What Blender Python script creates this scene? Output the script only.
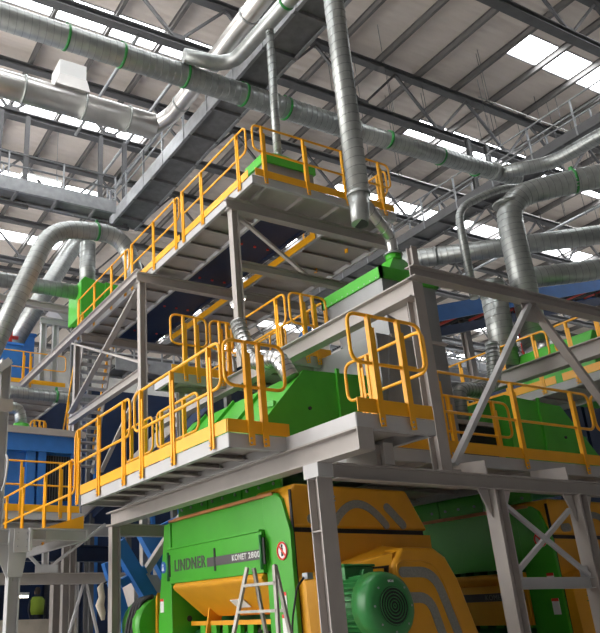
import bpy, math, random
from mathutils import Vector as V, Matrix
random.seed(7)
for o in list(bpy.data.objects): bpy.data.objects.remove(o)
S = bpy.context.scene
COL = S.collection

# ------------------------------------------------------------------ camera
cam = bpy.data.cameras.new('camera'); co = bpy.data.objects.new('camera', cam); COL.objects.link(co)
right = V((0.887, -0.460, -0.031)); down = V((0.145, 0.343, -0.928)); fwd = V((0.438, 0.819, 0.371))
fwd.normalize(); right = (right - fwd*right.dot(fwd)).normalized(); up = right.cross(fwd)
co.matrix_world = Matrix(((right.x, up.x, -fwd.x, 0), (right.y, up.y, -fwd.y, 0), (right.z, up.z, -fwd.z, 1.6), (0, 0, 0, 1)))
cam.sensor_fit = 'HORIZONTAL'; cam.sensor_width = 36; cam.lens = 36*750.57/600
cam.shift_x = (300-182.74)/600; cam.shift_y = (318.84-316.5)/600
cam.clip_end = 400
S.camera = co

# ------------------------------------------------------------------ world, daylight, exposure
w = bpy.data.worlds.new('world'); S.world = w; w.use_nodes = True
bg = w.node_tree.nodes['Background']; bg.inputs[0].default_value = (1.0, 0.975, 0.94, 1); bg.inputs[1].default_value = 5.5
SKYLIGHT = 11.0
S.view_settings.view_transform = 'Standard'; S.view_settings.look = 'None'
S.view_settings.exposure = 0.3; S.view_settings.gamma = 1.0; S.view_settings.use_curve_mapping = False
S.cycles.use_denoising = True
S.cycles.max_bounces = 8; S.cycles.diffuse_bounces = 5; S.cycles.sample_clamp_indirect = 6

# ------------------------------------------------------------------ materials
def mat(name, col, rough=.5, metal=0., var=.12, scale=3., bump=0., emit=0., spec=.5, stretch=None):
    m = bpy.data.materials.new(name); m.use_nodes = True; nt = m.node_tree; b = nt.nodes['Principled BSDF']
    b.inputs['Roughness'].default_value = rough; b.inputs['Metallic'].default_value = metal
    b.inputs['Specular IOR Level'].default_value = spec
    tc = nt.nodes.new('ShaderNodeTexCoord'); n = nt.nodes.new('ShaderNodeTexNoise')
    n.inputs['Scale'].default_value = scale; n.inputs['Detail'].default_value = 5
    src = tc.outputs['Object']
    if stretch:
        mp = nt.nodes.new('ShaderNodeMapping'); mp.inputs['Scale'].default_value = stretch
        nt.links.new(src, mp.inputs[0]); src = mp.outputs[0]
    nt.links.new(src, n.inputs['Vector'])
    r = nt.nodes.new('ShaderNodeValToRGB'); r.color_ramp.elements[0].position = .3; r.color_ramp.elements[1].position = .7
    r.color_ramp.elements[0].color = tuple(c*(1-var) for c in col)+(1,); r.color_ramp.elements[1].color = tuple(min(1, c*(1+var)) for c in col)+(1,)
    nt.links.new(n.outputs['Fac'], r.inputs[0]); nt.links.new(r.outputs[0], b.inputs['Base Color'])
    if bump:
        bm = nt.nodes.new('ShaderNodeBump'); bm.inputs['Strength'].default_value = bump; bm.inputs['Distance'].default_value = .02
        nt.links.new(n.outputs['Fac'], bm.inputs['Height']); nt.links.new(bm.outputs[0], b.inputs['Normal'])
    if emit:
        b.inputs['Emission Color'].default_value = tuple(col)+(1,); b.inputs['Emission Strength'].default_value = emit
    return m
GREY = mat('grey_paint', (.375, .342, .322), .45, 0, .06)
LGREY = mat('light_grey_paint', (.46, .455, .46), .45, 0, .05)
DGREY = mat('deck_underside_grey', (.41, .372, .348), .6, 0, .08)
YEL = mat('yellow_paint', (.86, .40, .012), .35, 0, .05)
MYEL = mat('machine_yellow', (.72, .33, .015), .4, 0, .06)
GRN = mat('machine_green', (.055, .36, .022), .35, 0, .06)
PGRN = mat('hood_green', (.065, .42, .03), .4, 0, .08)
DGRN = mat('motor_green', (.03, .20, .05), .35, 0, .08)
RGRN = mat('clamp_green', (.02, .22, .04), .4)
GALV = mat('galvanised_duct', (.38, .395, .385), .38, .72, .12, 6, 0)
SHEET = mat('sheet_steel', (.27, .275, .28), .5, .35, .2, 1.5, 0, stretch=(1, 1, .3))
ZINC = mat('zinc_steel', (.36, .37, .385), .45, .5, .15, 5)
SEAM = mat('duct_seam', (.24, .25, .245), .45, .6, .1)
LADD = mat('worn_aluminium', (.36, .34, .31), .5, .5, .15, 8)
TRAY = mat('tray_steel', (.20, .20, .205), .5, .4, .15, 5)
ALU = mat('aluminium', (.52, .51, .49), .3, .9, .08)
CLAD = mat('duct_cladding', (.62, .60, .58), .32, .8, .12, 2)
TRUSS = mat('truss_steel', (.13, .13, .135), .6, .1, .1)
PURL = mat('purlin_steel', (.17, .16, .155), .6, .1, .1)
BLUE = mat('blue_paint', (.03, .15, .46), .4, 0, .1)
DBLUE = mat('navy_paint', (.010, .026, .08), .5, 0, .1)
BLACK = mat('rubber_black', (.012, .012, .014), .6, 0, .1)
DARK = mat('dark_gap', (.02, .02, .02), .7)
RED = mat('red_paint', (.75, .05, .03), .45)
WHITE = mat('white_label', (.75, .75, .74), .5, 0, .03)
PAD = mat('grey_pad', (.27, .27, .24), .85, 0, .12, 40, .3)
TXT = mat('dark_lettering', (.075, .065, .07), .5, 0, .03)
ORNG = mat('rubber_strip_orange', (.52, .20, .07), .6, 0, .15)
SBLUE = mat('sign_blue', (.02, .10, .45), .4)
BEIGE = mat('beige_panel', (.45, .40, .33), .7)
HIVIS = mat("hi_vis_cloth", (.20, .29, .02), .8); SKIN = mat('skin', (.5, .3, .2), .6); CLOTH = mat('dark_cloth', (.03, .035, .05), .9); HAIR = mat('hair', (.03, .02, .015), .8)
GLOW = mat('skylight_sheet', (.95, .98, 1.0), .5, 0, .01, emit=SKYLIGHT)
LAMP = mat('lamp_tube', (1.0, .93, .80), .5, 0, .01, emit=14)
CONC = mat('concrete', (.42, .405, .385), .8, 0, .15, 1, .1)
DWALL = mat('dark_wall_panel', (.16, .16, .16), .8, 0, .05)
WALLM = mat('wall_panel', (.62, .62, .60), .7, 0, .05)

def ceil_mat():
    m = mat('roof_sheet', (.80, .715, .65), .7, 0, .05, .6); nt = m.node_tree; b = nt.nodes['Principled BSDF']
    tc = nt.nodes.new('ShaderNodeTexCoord'); wv = nt.nodes.new('ShaderNodeTexWave'); wv.bands_direction = 'Y'; wv.inputs['Scale'].default_value = 1.0
    nt.links.new(tc.outputs['Object'], wv.inputs['Vector']); bp = nt.nodes.new('ShaderNodeBump'); bp.inputs['Strength'].default_value = .5; bp.inputs['Distance'].default_value = .05
    nt.links.new(wv.outputs['Fac'], bp.inputs['Height']); nt.links.new(bp.outputs[0], b.inputs['Normal'])
    return m
ROOF = ceil_mat()

# ------------------------------------------------------------------ mesh builder
X, Y, Z = V((1, 0, 0)), V((0, 1, 0)), V((0, 0, 1))
class MB:
    def __init__(s): s.v = []; s.f = []; s.sm = []
    def add(s, vs, fs, smooth=False):
        k = len(s.v); s.v += [tuple(p) for p in vs]; s.f += [tuple(i+k for i in f) for f in fs]; s.sm += [smooth]*len(fs) if isinstance(smooth, bool) else smooth
        return s
    def hexa(s, vs):
        return s.add(vs, [(0, 3, 2, 1), (4, 5, 6, 7), (0, 1, 5, 4), (1, 2, 6, 5), (2, 3, 7, 6), (3, 0, 4, 7)])
    def box(s, x0, x1, y0, y1, z0, z1):
        if x0 > x1: x0, x1 = x1, x0
        if y0 > y1: y0, y1 = y1, y0
        if z0 > z1: z0, z1 = z1, z0
        return s.hexa([(x0, y0, z0), (x1, y0, z0), (x1, y1, z0), (x0, y1, z0), (x0, y0, z1), (x1, y0, z1), (x1, y1, z1), (x0, y1, z1)])
    def obox(s, p, q, w, h, up=Z, du=0, ds=0):
        p, q = V(p), V(q); d = (q-p).normalized(); u = V(up)
        if abs(d.dot(u)) > .98: u = Y if abs(d.dot(Y)) < .9 else X
        sd = d.cross(u).normalized(); u = sd.cross(d)
        o = u*du+sd*ds
        a, b = sd*w/2, u*h/2
        return s.hexa([p+o-a-b, p+o+a-b, q+o+a-b, q+o-a-b, p+o-a+b, p+o+a+b, q+o+a+b, q+o-a+b])
    def ibeam(s, p, q, b, h, t=.014, up=Z):
        s.obox(p, q, b, t, up, du=h/2-t/2); s.obox(p, q, b, t, up, du=-h/2+t/2); s.obox(p, q, t*.8, h-2*t, up); return s
    def channel(s, p, q, b, h, t=.012, up=Z, side=1):
        s.obox(p, q, t, h, up, ds=0); s.obox(p, q, b, t, up, du=h/2-t/2, ds=side*b/2); s.obox(p, q, b, t, up, du=-h/2+t/2, ds=side*b/2); return s
    def angle(s, p, q, b, t=.01, up=Z):
        s.obox(p, q, b, t, up); s.obox(p, q, t, b, up, du=b/2, ds=-b/2); return s
    def tube(s, pts, r, n=10, closed=False, smooth=True):
        pts = [V(p) for p in pts]; m = len(pts); rs = r if isinstance(r, (list, tuple)) else [r]*m
        tg = []
        for i in range(m):
            a = pts[(i-1) % m] if (closed or i > 0) else pts[i]; b = pts[(i+1) % m] if (closed or i < m-1) else pts[i]
            tg.append((b-a).normalized())
        t0 = tg[0]; u = (Z if abs(t0.z) < .9 else X); u = (u-t0*u.dot(t0)).normalized()
        vs = []
        for i in range(m):
            t = tg[i]; u = (u-t*u.dot(t)).normalized(); bn = t.cross(u)
            for k in range(n):
                a = 2*math.pi*k/n; vs.append(pts[i]+(u*math.cos(a)+bn*math.sin(a))*rs[i])
        fs = []; sm = []
        for i in range(m if closed else m-1):
            j = (i+1) % m
            for k in range(n): fs.append((i*n+k, i*n+(k+1) % n, j*n+(k+1) % n, j*n+k)); sm.append(smooth)
        if not closed:
            fs.append(tuple(range(n-1, -1, -1))); fs.append(tuple((m-1)*n+k for k in range(n))); sm += [False, False]
        return s.add(vs, fs, sm)
    def cyl(s, p, q, r, n=16): return s.tube([p, q], r, n)
    def prism(s, poly, ax, a, b):
        def P(c, t):
            return (t, c[0], c[1]) if ax == 'x' else ((c[0], t, c[1]) if ax == 'y' else (c[0], c[1], t))
        n = len(poly); vs = [P(c, a) for c in poly]+[P(c, b) for c in poly]
        fs = [tuple(range(n)), tuple(range(2*n-1, n-1, -1))]+[(i, n+i, n+(i+1) % n, (i+1) % n) for i in range(n)]
        return s.add(vs, fs)
    def sphere(s, c, r, n=10, m=6):
        c = V(c); sx, sy, sz = r if isinstance(r, (tuple, list)) else (r, r, r); vs = [c+V((0, 0, sz))]
        for i in range(1, m):
            for k in range(n):
                a, b = math.pi*i/m, 2*math.pi*k/n; vs.append(c+V((sx*math.sin(a)*math.cos(b), sy*math.sin(a)*math.sin(b), sz*math.cos(a))))
        vs.append(c-V((0, 0, sz))); fs = [(0, 1+k, 1+(k+1) % n) for k in range(n)]
        for i in range(m-2):
            for k in range(n): fs.append((1+i*n+k, 1+(i+1)*n+k, 1+(i+1)*n+(k+1) % n, 1+i*n+(k+1) % n))
        e = len(vs)-1; fs += [(e, 1+(m-2)*n+(k+1) % n, 1+(m-2)*n+k) for k in range(n)]
        return s.add(vs, fs, True)
    def mesh(s, name):
        me = bpy.data.meshes.new(name); me.from_pydata(s.v, [], s.f); me.polygons.foreach_set('use_smooth', s.sm); me.update()
        import bmesh as bmm
        b = bmm.new(); b.from_mesh(me); bmm.ops.recalc_face_normals(b, faces=b.faces); b.to_mesh(me); b.free()
        return me

def put(o, parent):
    if parent: o.parent = parent; o.matrix_parent_inverse = Matrix.Translation(-V(parent['_o'])) if '_o' in parent else Matrix.Identity(4)
def ob(name, mb, m, parent=None, bevel=0):
    o = bpy.data.objects.new(name, mb.mesh(name)); COL.objects.link(o); o.data.materials.append(m)
    put(o, parent)
    if bevel:
        md = o.modifiers.new('bevel', 'BEVEL'); md.width = bevel; md.segments = 3; md.limit_method = 'ANGLE'; md.angle_limit = .5
        o.data.polygons.foreach_set('use_smooth', [True]*len(o.data.polygons))
        md2 = o.modifiers.new('wn', 'WEIGHTED_NORMAL')
    return o
def thing(name, label, cat, loc=(0, 0, 0), group=None):
    o = bpy.data.objects.new(name, None); COL.objects.link(o); o.location = loc; o.empty_display_size = .1
    o['label'] = label; o['category'] = cat; o['_o'] = list(loc)
    if group: o['group'] = group
    return o
def tag(o, label, cat, group=None):
    o['label'] = label; o['category'] = cat
    if group: o['group'] = group
    return o
def struct(o, label=None):
    o['kind'] = 'structure'
    if label: o['label'] = label
    return o
def fillet(pts, r, n=4, closed=False):
    pts = [V(p) for p in pts]; m = len(pts); out = []
    for i in range(m):
        if not closed and (i == 0 or i == m-1): out.append(pts[i]); continue
        p, a, b = pts[i], pts[(i-1) % m], pts[(i+1) % m]
        da, db = (a-p), (b-p); ra = min(r, da.length*.49, db.length*.49); da.normalize(); db.normalize()
        ang = da.angle(db)
        if ang > 3.1: out.append(p); continue
        p0, p1 = p+da*ra, p+db*ra
        for k in range(n+1):
            t = k/n; out.append(p0*(1-t)**2+p*2*t*(1-t)+p1*t*t)
    return out

# ================================================================== hall
HX0, HX1, HY0, HY1, RZ = -16., 50., -8., 50., 20.
struct(ob('floor', MB().box(HX0, HX1, HY0, HY1, -.2, 0), CONC), 'grey concrete hall floor')
ys = [7.6+5.27*k for k in range(0, 8)]      # skylight strips
SW = .55
BL = ((20.28-1.85*18, 20.28-1.85*5), (20.28, 20.28+1.85*15))
cm = MB(); yprev = HY0
for yc in ys:
    cm.box(HX0, HX1, yprev, yc-SW, RZ, RZ+.15)
    xs = [HX0]+[t for b in BL for t in b]+[HX1]
    for i in range(0, len(xs), 2): cm.box(xs[i], xs[i+1], yc-SW, yc+SW, RZ, RZ+.15)
    yprev = yc+SW
cm.box(HX0, HX1, yprev, HY1, RZ, RZ+.15)
ceiling = struct(ob('ceiling', cm, ROOF), 'beige ribbed sheet metal roof underside')
xp = 20.28-1.85*19; PX = []
while xp < HX1: PX.append(xp); xp += 1.85
pm = None
for x_ in PX:
    if pm is None:
        pm = ob('purlin', MB().ibeam((0, HY0+.1, RZ-.14), (0, HY1-.1, RZ-.14), .12, .26, .03), PURL, ceiling); pm.location.x = x_
    else:
        o = pm.copy(); COL.objects.link(o); o.location.x = x_
k = 0
for i, yc in enumerate(ys):
    for (a, b) in BL:
        k += 1
        fr = struct(ob('window_%d' % k, MB().box(a, b, yc-SW, yc-SW+.05, RZ-.02, RZ+.16).box(a, b, yc+SW-.05, yc+SW, RZ-.02, RZ+.16), LGREY), 'bright translucent roof skylight strip')
        x_ = a
        while x_ < b-.05:
            e = min(b, x_+1.85); ob('pane', MB().box(x_+.02, e-.02, yc-SW+.05, yc+SW-.05, RZ+.08, RZ+.11), GLOW, fr); x_ = e
# walls
struct(ob('wall_far', MB().box(HX0, HX1, HY1, HY1+.3, 0, RZ+.15), WALLM), 'pale grey far wall of the hall')
struct(ob('wall_right', MB().box(HX1, HX1+.3, HY0, HY1, 0, RZ+.15), WALLM), 'pale grey side wall of the hall')
struct(ob('wall_back', MB().box(HX0, HX1, HY0-.3, HY0, 0, RZ+.15), DWALL), 'unseen wall behind the viewer, darkened to cut bounced light')  # wall colour kept dark so little light bounces back from this side
wl = MB().box(HX0-.3, HX0, HY0, HY1, 0, 1.2).box(HX0-.3, HX0, HY0, HY1, 15.5, RZ+.15).box(HX0-.3, HX0, HY0, 5.0, 1.2, 15.5).box(HX0-.3, HX0, 38, HY1, 1.2, 15.5)
for t in (15.5, 27): wl.box(HX0-.3, HX0, t, t+.5, 1.2, 15.5)
struct(ob('wall_left', wl, WALLM), 'side wall with tall open daylight bays')

# roof trusses
for i, yt in enumerate([4.85+5.36*k for k in range(0, 8)]):
    words = ['nearest', 'second', 'third', 'fourth', 'fifth', 'sixth', 'seventh', 'eighth'][i]
    t = thing('roof_truss', 'dark steel lattice roof truss spanning the hall, %s from the viewer' % words, 'roof truss', (HX0, yt, 17.5), 'dark lattice roof trusses')
    ob('bottom_chord', MB().ibeam((HX0+.05, yt, 17.5), (HX1-.05, yt, 17.5), .28, .24, .04), TRUSS, t)
    ob('top_chord', MB().ibeam((HX0+.05, yt, 19.6), (HX1-.05, yt, 19.6), .26, .22, .04), TRUSS, t)
    x_ = 6.7-3.53*6; j = 0
    while x_ < HX1-4:
        ob('diagonal', MB().obox((x_, yt, 19.5), (x_+1.77, yt, 17.6), .08, .09, Y), TRUSS, t)
        ob('diagonal', MB().obox((x_+3.53, yt, 19.5), (x_+1.77, yt, 17.6), .08, .09, Y), TRUSS, t)
        ob('gusset_plate', MB().box(x_+1.5, x_+2.04, yt-.02, yt+.02, 17.58, 17.85), TRUSS, t)
        x_ += 3.53
for j, (x_, y0, y1, zz) in enumerate(((7.2, 15.6, 20.9, 17.35), (9.0, 15.6, 26.2, 17.35), (9.8, 10.3, 26.2, 17.35), (24.5, 10.3, 26, 17.35), (29, 10, 31, 17.35))):
    tag(ob('tie_tube', MB().tube([(x_, y0, zz), (x_, y1, zz)], .06, 8), ZINC), ['silver tie tube under the roof trusses, leftmost', 'silver tie tube under the roof trusses above the clad duct bend', 'silver tie tube under the roof trusses beside the cable walkway', 'silver tie tube under the roof trusses at upper right', 'silver tie tube under the roof trusses far to the right'][j], 'tie tube', 'silver roof tie tubes')
for j, (y_, zz, x0, x1) in enumerate(((16.9, 18.6, 16, 44), (14.4, 18.6, 20, 44), (19.2, 18.3, 12, 44), (18.5, 17.0, -10, 10), (24.3, 17.0, -10, 9))):
    tag(ob('tension_rod', MB().tube([(x0, y_, zz), (x1, y_, zz)], .022, 6), ALU), ['thin bright rod under the roof right of the vertical duct', 'thin bright rod crossing below the upper right skylight', 'thin bright rod under the roof above the far truss', 'thin bright rod between thick duct and clad duct at upper left', 'thin bright rod below the clad duct at upper left'][j], 'rod', 'thin roof rods')
random.seed(3)
for j in range(34):
    x_ = random.uniform(15, 30); y_ = random.uniform(13.6, 17.2)
    tag(ob('hanging_wire', MB().tube([(x_, y_, RZ), (x_+.05, y_, random.uniform(14.5, 18.0))], .009, 5), TRUSS), 'thin dark wire hanging down from the roof', 'wire', 'thin wires hanging from the roof')

# ================================================================== ducts
def pipe(pts, r, bend, pitch, n=22, elb=4):
    path = fillet(pts, bend, elb); sm = MB()
    if pitch < .4:      # one continuous helical lock seam wound round the pipe
        L = [0]
        for i in range(len(path)-1): L.append(L[-1]+(path[i+1]-path[i]).length)
        t0 = (path[1]-path[0]).normalized(); u = (Z if abs(t0.z) < .9 else X); hp = []; i = 0; N = 14; K = int(L[-1]/pitch*N)
        for k in range(K+1):
            s_ = L[-1]*k/max(1, K)
            while i < len(path)-2 and L[i+1] < s_: i += 1
            a, b = path[i], path[i+1]; t = (b-a).normalized(); u = (u-t*u.dot(t)).normalized(); bn = t.cross(u)
            c = a+t*(s_-L[i]); an = 2*math.pi*k/N; hp.append(c+(u*math.cos(an)+bn*math.sin(an))*(r*1.004+.001))
        if len(hp) > 3: sm.tube(hp, .0075, 4)
    return MB().tube(path, r, n), sm
def add_pipe(name, a, m, t):
    o = ob(name, a[0], m, t)
    if a[1].v: ob('spiral_seam', a[1], SEAM, o)
def duct(label, pts, r, bend=.6, pitch=.14, rings=(), flanges=(), m=GALV, n=22, name='ventilation_duct', group=None, elb=4):
    t = thing(name, label, 'duct', pts[0], group)
    add_pipe('duct_pipe', pipe(pts, r, bend, pitch, n, elb), m, t)
    def at(seg, f): a, b = V(pts[seg]), V(pts[seg+1]); return a+(b-a)*f, (b-a).normalized()
    for (sg, f) in rings:
        c, d = at(sg, f); ob('clamp_ring', MB().tube([c-d*.03, c+d*.03], r*1.07, n), RGRN, t)
        ob('clamp_bolt', MB().box(c.x-.03, c.x+.03, c.y-.04, c.y+.04, c.z+r*1.05, c.z+r*1.05+.1), RGRN, t)
    for (sg, f) in flanges:
        c, d = at(sg, f); ob('flange', MB().tube([c-d*.025, c+d*.025], r*1.10, n), GALV, t)
    return t
def fx(x0, x1, x_): return (x_-x0)/(x1-x0)

B = duct('long thick spiral duct with green clamp rings crossing the whole hall under the roof', [(-2, 12.38, 13.36), (11.9, 12.38, 13.36)], .272, .5, .16,
         [(0, fx(-2, 11.9, v)) for v in (4.0, 5.3, 6.9, 8.5, 9.75)], [(0, .985), (0, .82)])
add_pipe('duct_pipe', pipe([(11.9, 12.38, 13.36), (17.9, 12.2, 13.36)], .235, .5, .15), GALV, B)
for v in (13.0, 14.9, 16.3): ob('clamp_ring', MB().tube([(v-.03, 12.3, 13.36), (v+.03, 12.3, 13.36)], .25, 22), RGRN, B)
ob('flange', MB().tube([(11.85, 12.38, 13.36), (11.95, 12.38, 13.36)], .31, 22), GALV, B)
ob('flange', MB().tube([(16.85, 12.2, 13.36), (16.93, 12.2, 13.36)], .27, 22), GALV, B)
duct('spiral duct leaving the right end of the long duct toward the roof', [(17.0, 12.3, 13.36), (18.1, 11.2, 13.36), (18.4, 4, 13.36)], .2, .5, .15, [(1, .3)])
duct('clad insulated level duct at upper left carrying a white box', [(-4, 15.85, 14.5), (7.75, 15.85, 14.5)], .36, .8, 1.15, (), [(0, .55), (0, .68), (0, .82), (0, .93)], CLAD, 24)
duct('clad duct climbing beside the cable walkway from the end of the level clad duct', [(7.75, 15.85, 14.5), (8.05, 15.3, 14.6), (8.2, 4, 15.1)], .24, .5, 1.0, (), [(1, .05), (1, .2), (1, .35)], CLAD, 24)
t = thing('damper_box', 'white square box sitting on the clad duct at upper left', 'box', (5.2, 15.85, 14.85))
ob('housing', MB().box(4.85, 5.6, 15.5, 16.2, 15.05, 15.55), WHITE, t); ob('neck', MB().prism([(4.75, 14.7), (5.7, 14.7), (5.6, 15.05), (4.85, 15.05)], 'y', 15.45, 16.25), CLAD, t)
duct('small bright duct bending off the long duct up beside the cable walkway', [(6.7, 12.05, 13.62), (7.85, 11.9, 13.62), (8.1, 4, 13.62)], .175, .5, .5, [(1, .28)], ())
duct('slim vertical pipe rising from the green hood on the top platform', [(7.86, 10.4, 10.18), (7.95, 10.4, 13.5)], .085, .2, .2, (), [(0, .01), (0, .97)])
t = duct('tall vertical spiral duct in front of the top platform, open at the lower end', [(7.46, 7.85, 7.8), (7.52, 7.85, 15.5)], .175, .3, .17, (), [(0, .0)])
ob('open_spout', MB().tube([(7.39, 7.83, 7.25), (7.43, 7.84, 7.55), (7.46, 7.85, 7.8)], [.135, .15, .18], 20), GALV, t)
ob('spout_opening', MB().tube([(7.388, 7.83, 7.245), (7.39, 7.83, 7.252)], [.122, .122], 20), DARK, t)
add_pipe('branch_pipe', pipe([(7.50, 7.85, 7.76), (8.36, 8.18, 7.38), (8.39, 8.22, 7.05)], .09, .2, .22), ALU, t)
# right hand ducts
t = duct('thick vertical spiral duct with a wide elbow at the right', [(14.02, 10, 6.8), (14.05, 10, 10.55), (15.2, 9.2, 10.8), (20.0, 4.6, 11.2)], .28, 1.2, .15, [(2, .03)], [(0, .955), (0, .06)], elb=5)
ob('transition', MB().tube([(14.02, 10, 6.85), (14.06, 9.95, 6.7), (14.1, 9.9, 6.56)], [.28, .33, .38], 22), ALU, t)
duct('spiral duct running behind the thick vertical duct at the right', [(14.7, 14.7, 11.1), (19.7, 10.1, 11.05)], .27, .5, .18, (), [(0, .2)])
duct('short thick vertical spiral duct left of the thick elbow duct', [(13.2, 10.2, 6.3), (13.24, 10.2, 8.3)], .27, .4, .15, (), [(0, .85), (0, .2)])
duct('thin crooked pipe standing behind the vertical ducts at the right', [(14.2, 11.5, 8.6), (14.2, 11.5, 11.1), (15.3, 11.0, 11.7), (18, 10.5, 12.2)], .1, .4, .15)
duct('bent spiral duct at the far right in front of the blue conveyor', [(14.6, 10.6, 8.8), (16.2, 9.7, 8.95), (21.0, 6.9, 9.9)], .25, .5, .16, (), [(1, .08)])
# left hand ducts
duct('arched spiral duct at the left rising over the green filter box', [(3.5, 17, 6.55), (5.25, 17, 11.3), (7.3, 17, 11.55), (7.85, 17, 9.8)], .24, .75, .18, [(1, .62)], elb=6)
duct('straight spiral duct rising behind the arched duct at the left', [(6.5, 27, 10.6), (9.4, 27, 16.5), (9.9, 27.4, 16.7)], .35, .5, .22, [(0, .6)])
duct('short vertical duct on top of the green filter box', [(8.05, 21.8, 12.0), (8.05, 21.8, 13.7)], .27, .3, .2)
duct('level spiral duct entering the green filter box from the left', [(0, 21.7, 11.75), (7.7, 21.7, 11.75)], .25, .3, .2)
duct('level spiral duct above the blue enclosure at the left', [(1.4, 21.5, 8.1), (8.4, 21.5, 8.05)], .18, .3, .16, [(0, .8)])
t = duct('small elbow pipe with a green foot on the blue enclosure roof', [(4.3, 17.6, 6.5), (4.82, 17.6, 6.5), (4.87, 17.6, 6.1)], .14, .3, .12)
ob('foot_flange', MB().tube([(4.87, 17.6, 5.75), (4.87, 17.6, 6.1)], .19, 18), PGRN, t)
t = thing('filter_box', 'green filter box behind the top platform railing at the left', 'filter box', (8.3, 21.7, 10.5))
ob('housing', MB().prism([(7.62, 10.75), (8.45, 10.5), (8.45, 12.0), (7.75, 12.15), (7.62, 12.0)], 'y', 21.2, 22.4), PGRN, t, .02)
ob('side_housing', MB().prism([(8.45, 10.7), (9.1, 11.1), (9.1, 12.0), (8.45, 12.05)], 'y', 21.15, 22.4), PGRN, t, .02)
for xx in (7.75, 8.35): ob('leg', MB().box(xx-.06, xx+.06, 22.2, 22.32, 0, 10.7), TRUSS, t)
# ================================================================== galvanised cable walkways
def cablewalk(label, p0, p1, wdt, z, h=.45, posts=6, side=1, cm_=None):
    cm_ = cm_ or ZINC
    p0, p1 = V((*p0, z)), V((*p1, z)); d = (p1-p0).normalized(); s_ = d.cross(Z)
    t = thing('cable_walkway', label, 'walkway', p0)
    for k in (-1, 1):
        ob('side_channel', MB().channel(p0+s_*k*wdt/2+Z*h/2, p1+s_*k*wdt/2+Z*h/2, .08, h, .02, Z, -k), cm_, t)
        for zz in (h+.45, h+.9): ob('rail', MB().tube([p0+s_*k*wdt/2+Z*zz, p1+s_*k*wdt/2+Z*zz], .028, 8), ZINC, t)
        for i in range(posts+1):
            q = p0+(p1-p0)*(i/posts)+s_*k*wdt/2
            ob('rail_post', MB().obox(q, q+Z*(h+.92), .06, .04, d), ZINC, t)
    L = (p1-p0).length; n = int(L/1.2)
    ob('floor_tray', MB().obox(p0+Z*.1, p1+Z*.1, wdt, .02), TRAY, t)
    for i in range(n): q = p0+d*(i+.5)*L/n; ob('cross_member', MB().obox(q-s_*wdt/2+Z*.04, q+s_*wdt/2+Z*.04, .08, .1), TRAY, t)
    for k in range(4): q = s_*(-.3+.2*k)*wdt+Z*.16; ob('cable', MB().tube([p0+q, p1+q], .035, 6), BLACK, t)
    return t
cablewalk('grey galvanised cable walkway running up toward the top middle of the hall', (8.95, 2), (8.95, 20.8), .95, 14.0, posts=14)
cablewalk('grey galvanised cable walkway crossing the upper left behind the arched duct', (-6, 20.3), (8.3, 20.3), .7, 14.0, posts=8)
cablewalk('grey galvanised cable walkway descending behind the top platform toward the right', (19.0, 3), (19.0, 24), .9, 14.0, .3, posts=14, cm_=TRUSS)
cablewalk('grey galvanised cable walkway far behind on the right', (22, 26), (45, 26), .8, 13.0, posts=14)
cablewalk('grey galvanised cable walkway on the left below the arched duct', (4.6, 27.5), (4.6, 44), .8, 12.9, posts=10)
def hanger(label, x_, y_, z0, z1):
    t = thing('walkway_hanger', label, 'hanger', (x_, y_, z0), 'steel hangers holding the cable walkways')
    ob('upright', MB().ibeam((x_-.45, y_, z0), (x_-.45, y_, z1), .14, .14, .02, Y), TRUSS, t); ob('upright', MB().ibeam((x_+.45, y_, z0), (x_+.45, y_, z1), .14, .14, .02, Y), TRUSS, t)
    ob('crosspiece', MB().obox((x_-.6, y_, z0+.05), (x_+.6, y_, z0+.05), .1, .1), TRUSS, t)
hanger('dark steel hanger posts over the left cable walkway', 5.0, 20.7, 13.9, 17.4)
hanger('dark steel hanger posts where the two cable walkways meet', 8.5, 20.7, 13.9, 17.4)
hanger('dark steel hanger posts on the right descending walkway', 19.1, 14.2, 13.9, 16.3)

# ================================================================== railings / decks
def railing(label, p0, p1, z, n, posts, toe=True, h=1.1, mid=.55, group='yellow guard railings', pr=.021, fin=True):
    p0, p1, n = V((*p0, 0)), V((*p1, 0)), V((*n, 0)); d = (p1-p0); L = d.length; d.normalize()
    t = thing('guard_railing', label, 'railing', p0+Z*z, group)
    a, b = p0+n*.015, p1+n*.015
    loop = fillet([a+Z*(z+mid), b+Z*(z+mid), b+Z*(z+h), a+Z*(z+h)], .13, 5, True)
    ob('handrail', MB().tube(loop, pr, 8, True), YEL, t)
    for s_ in posts:
        c = p0+d*s_+n*.045
        m = MB().obox(c+Z*(z-.10), c+Z*(z+.02), .042, .02, n); m.obox(c+Z*(z+.02)-n*.022, c+Z*(z+h)-n*.022, .042, .055, n)
        m.obox(c+Z*(z-.14), c+Z*(z-.10), .03, .014, n)
        if fin: m.obox(c+Z*(z-.13)-n*.012, c+Z*(z+h-.14)-n*.012, .045, .012, n, ds=.042)
        po = ob('post', m, YEL, t)
        for zz in (-.06, -.11): ob('bolt', MB().tube([c+n*.005+Z*(z+zz), c+n*.02+Z*(z+zz)], .012, 6), ZINC, po)
    if toe:
        ob('toe_board', MB().obox(p0+n*.02+Z*(z+.08), p1+n*.02+Z*(z+.08), .01, .15), YEL, t)
    return t
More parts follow.
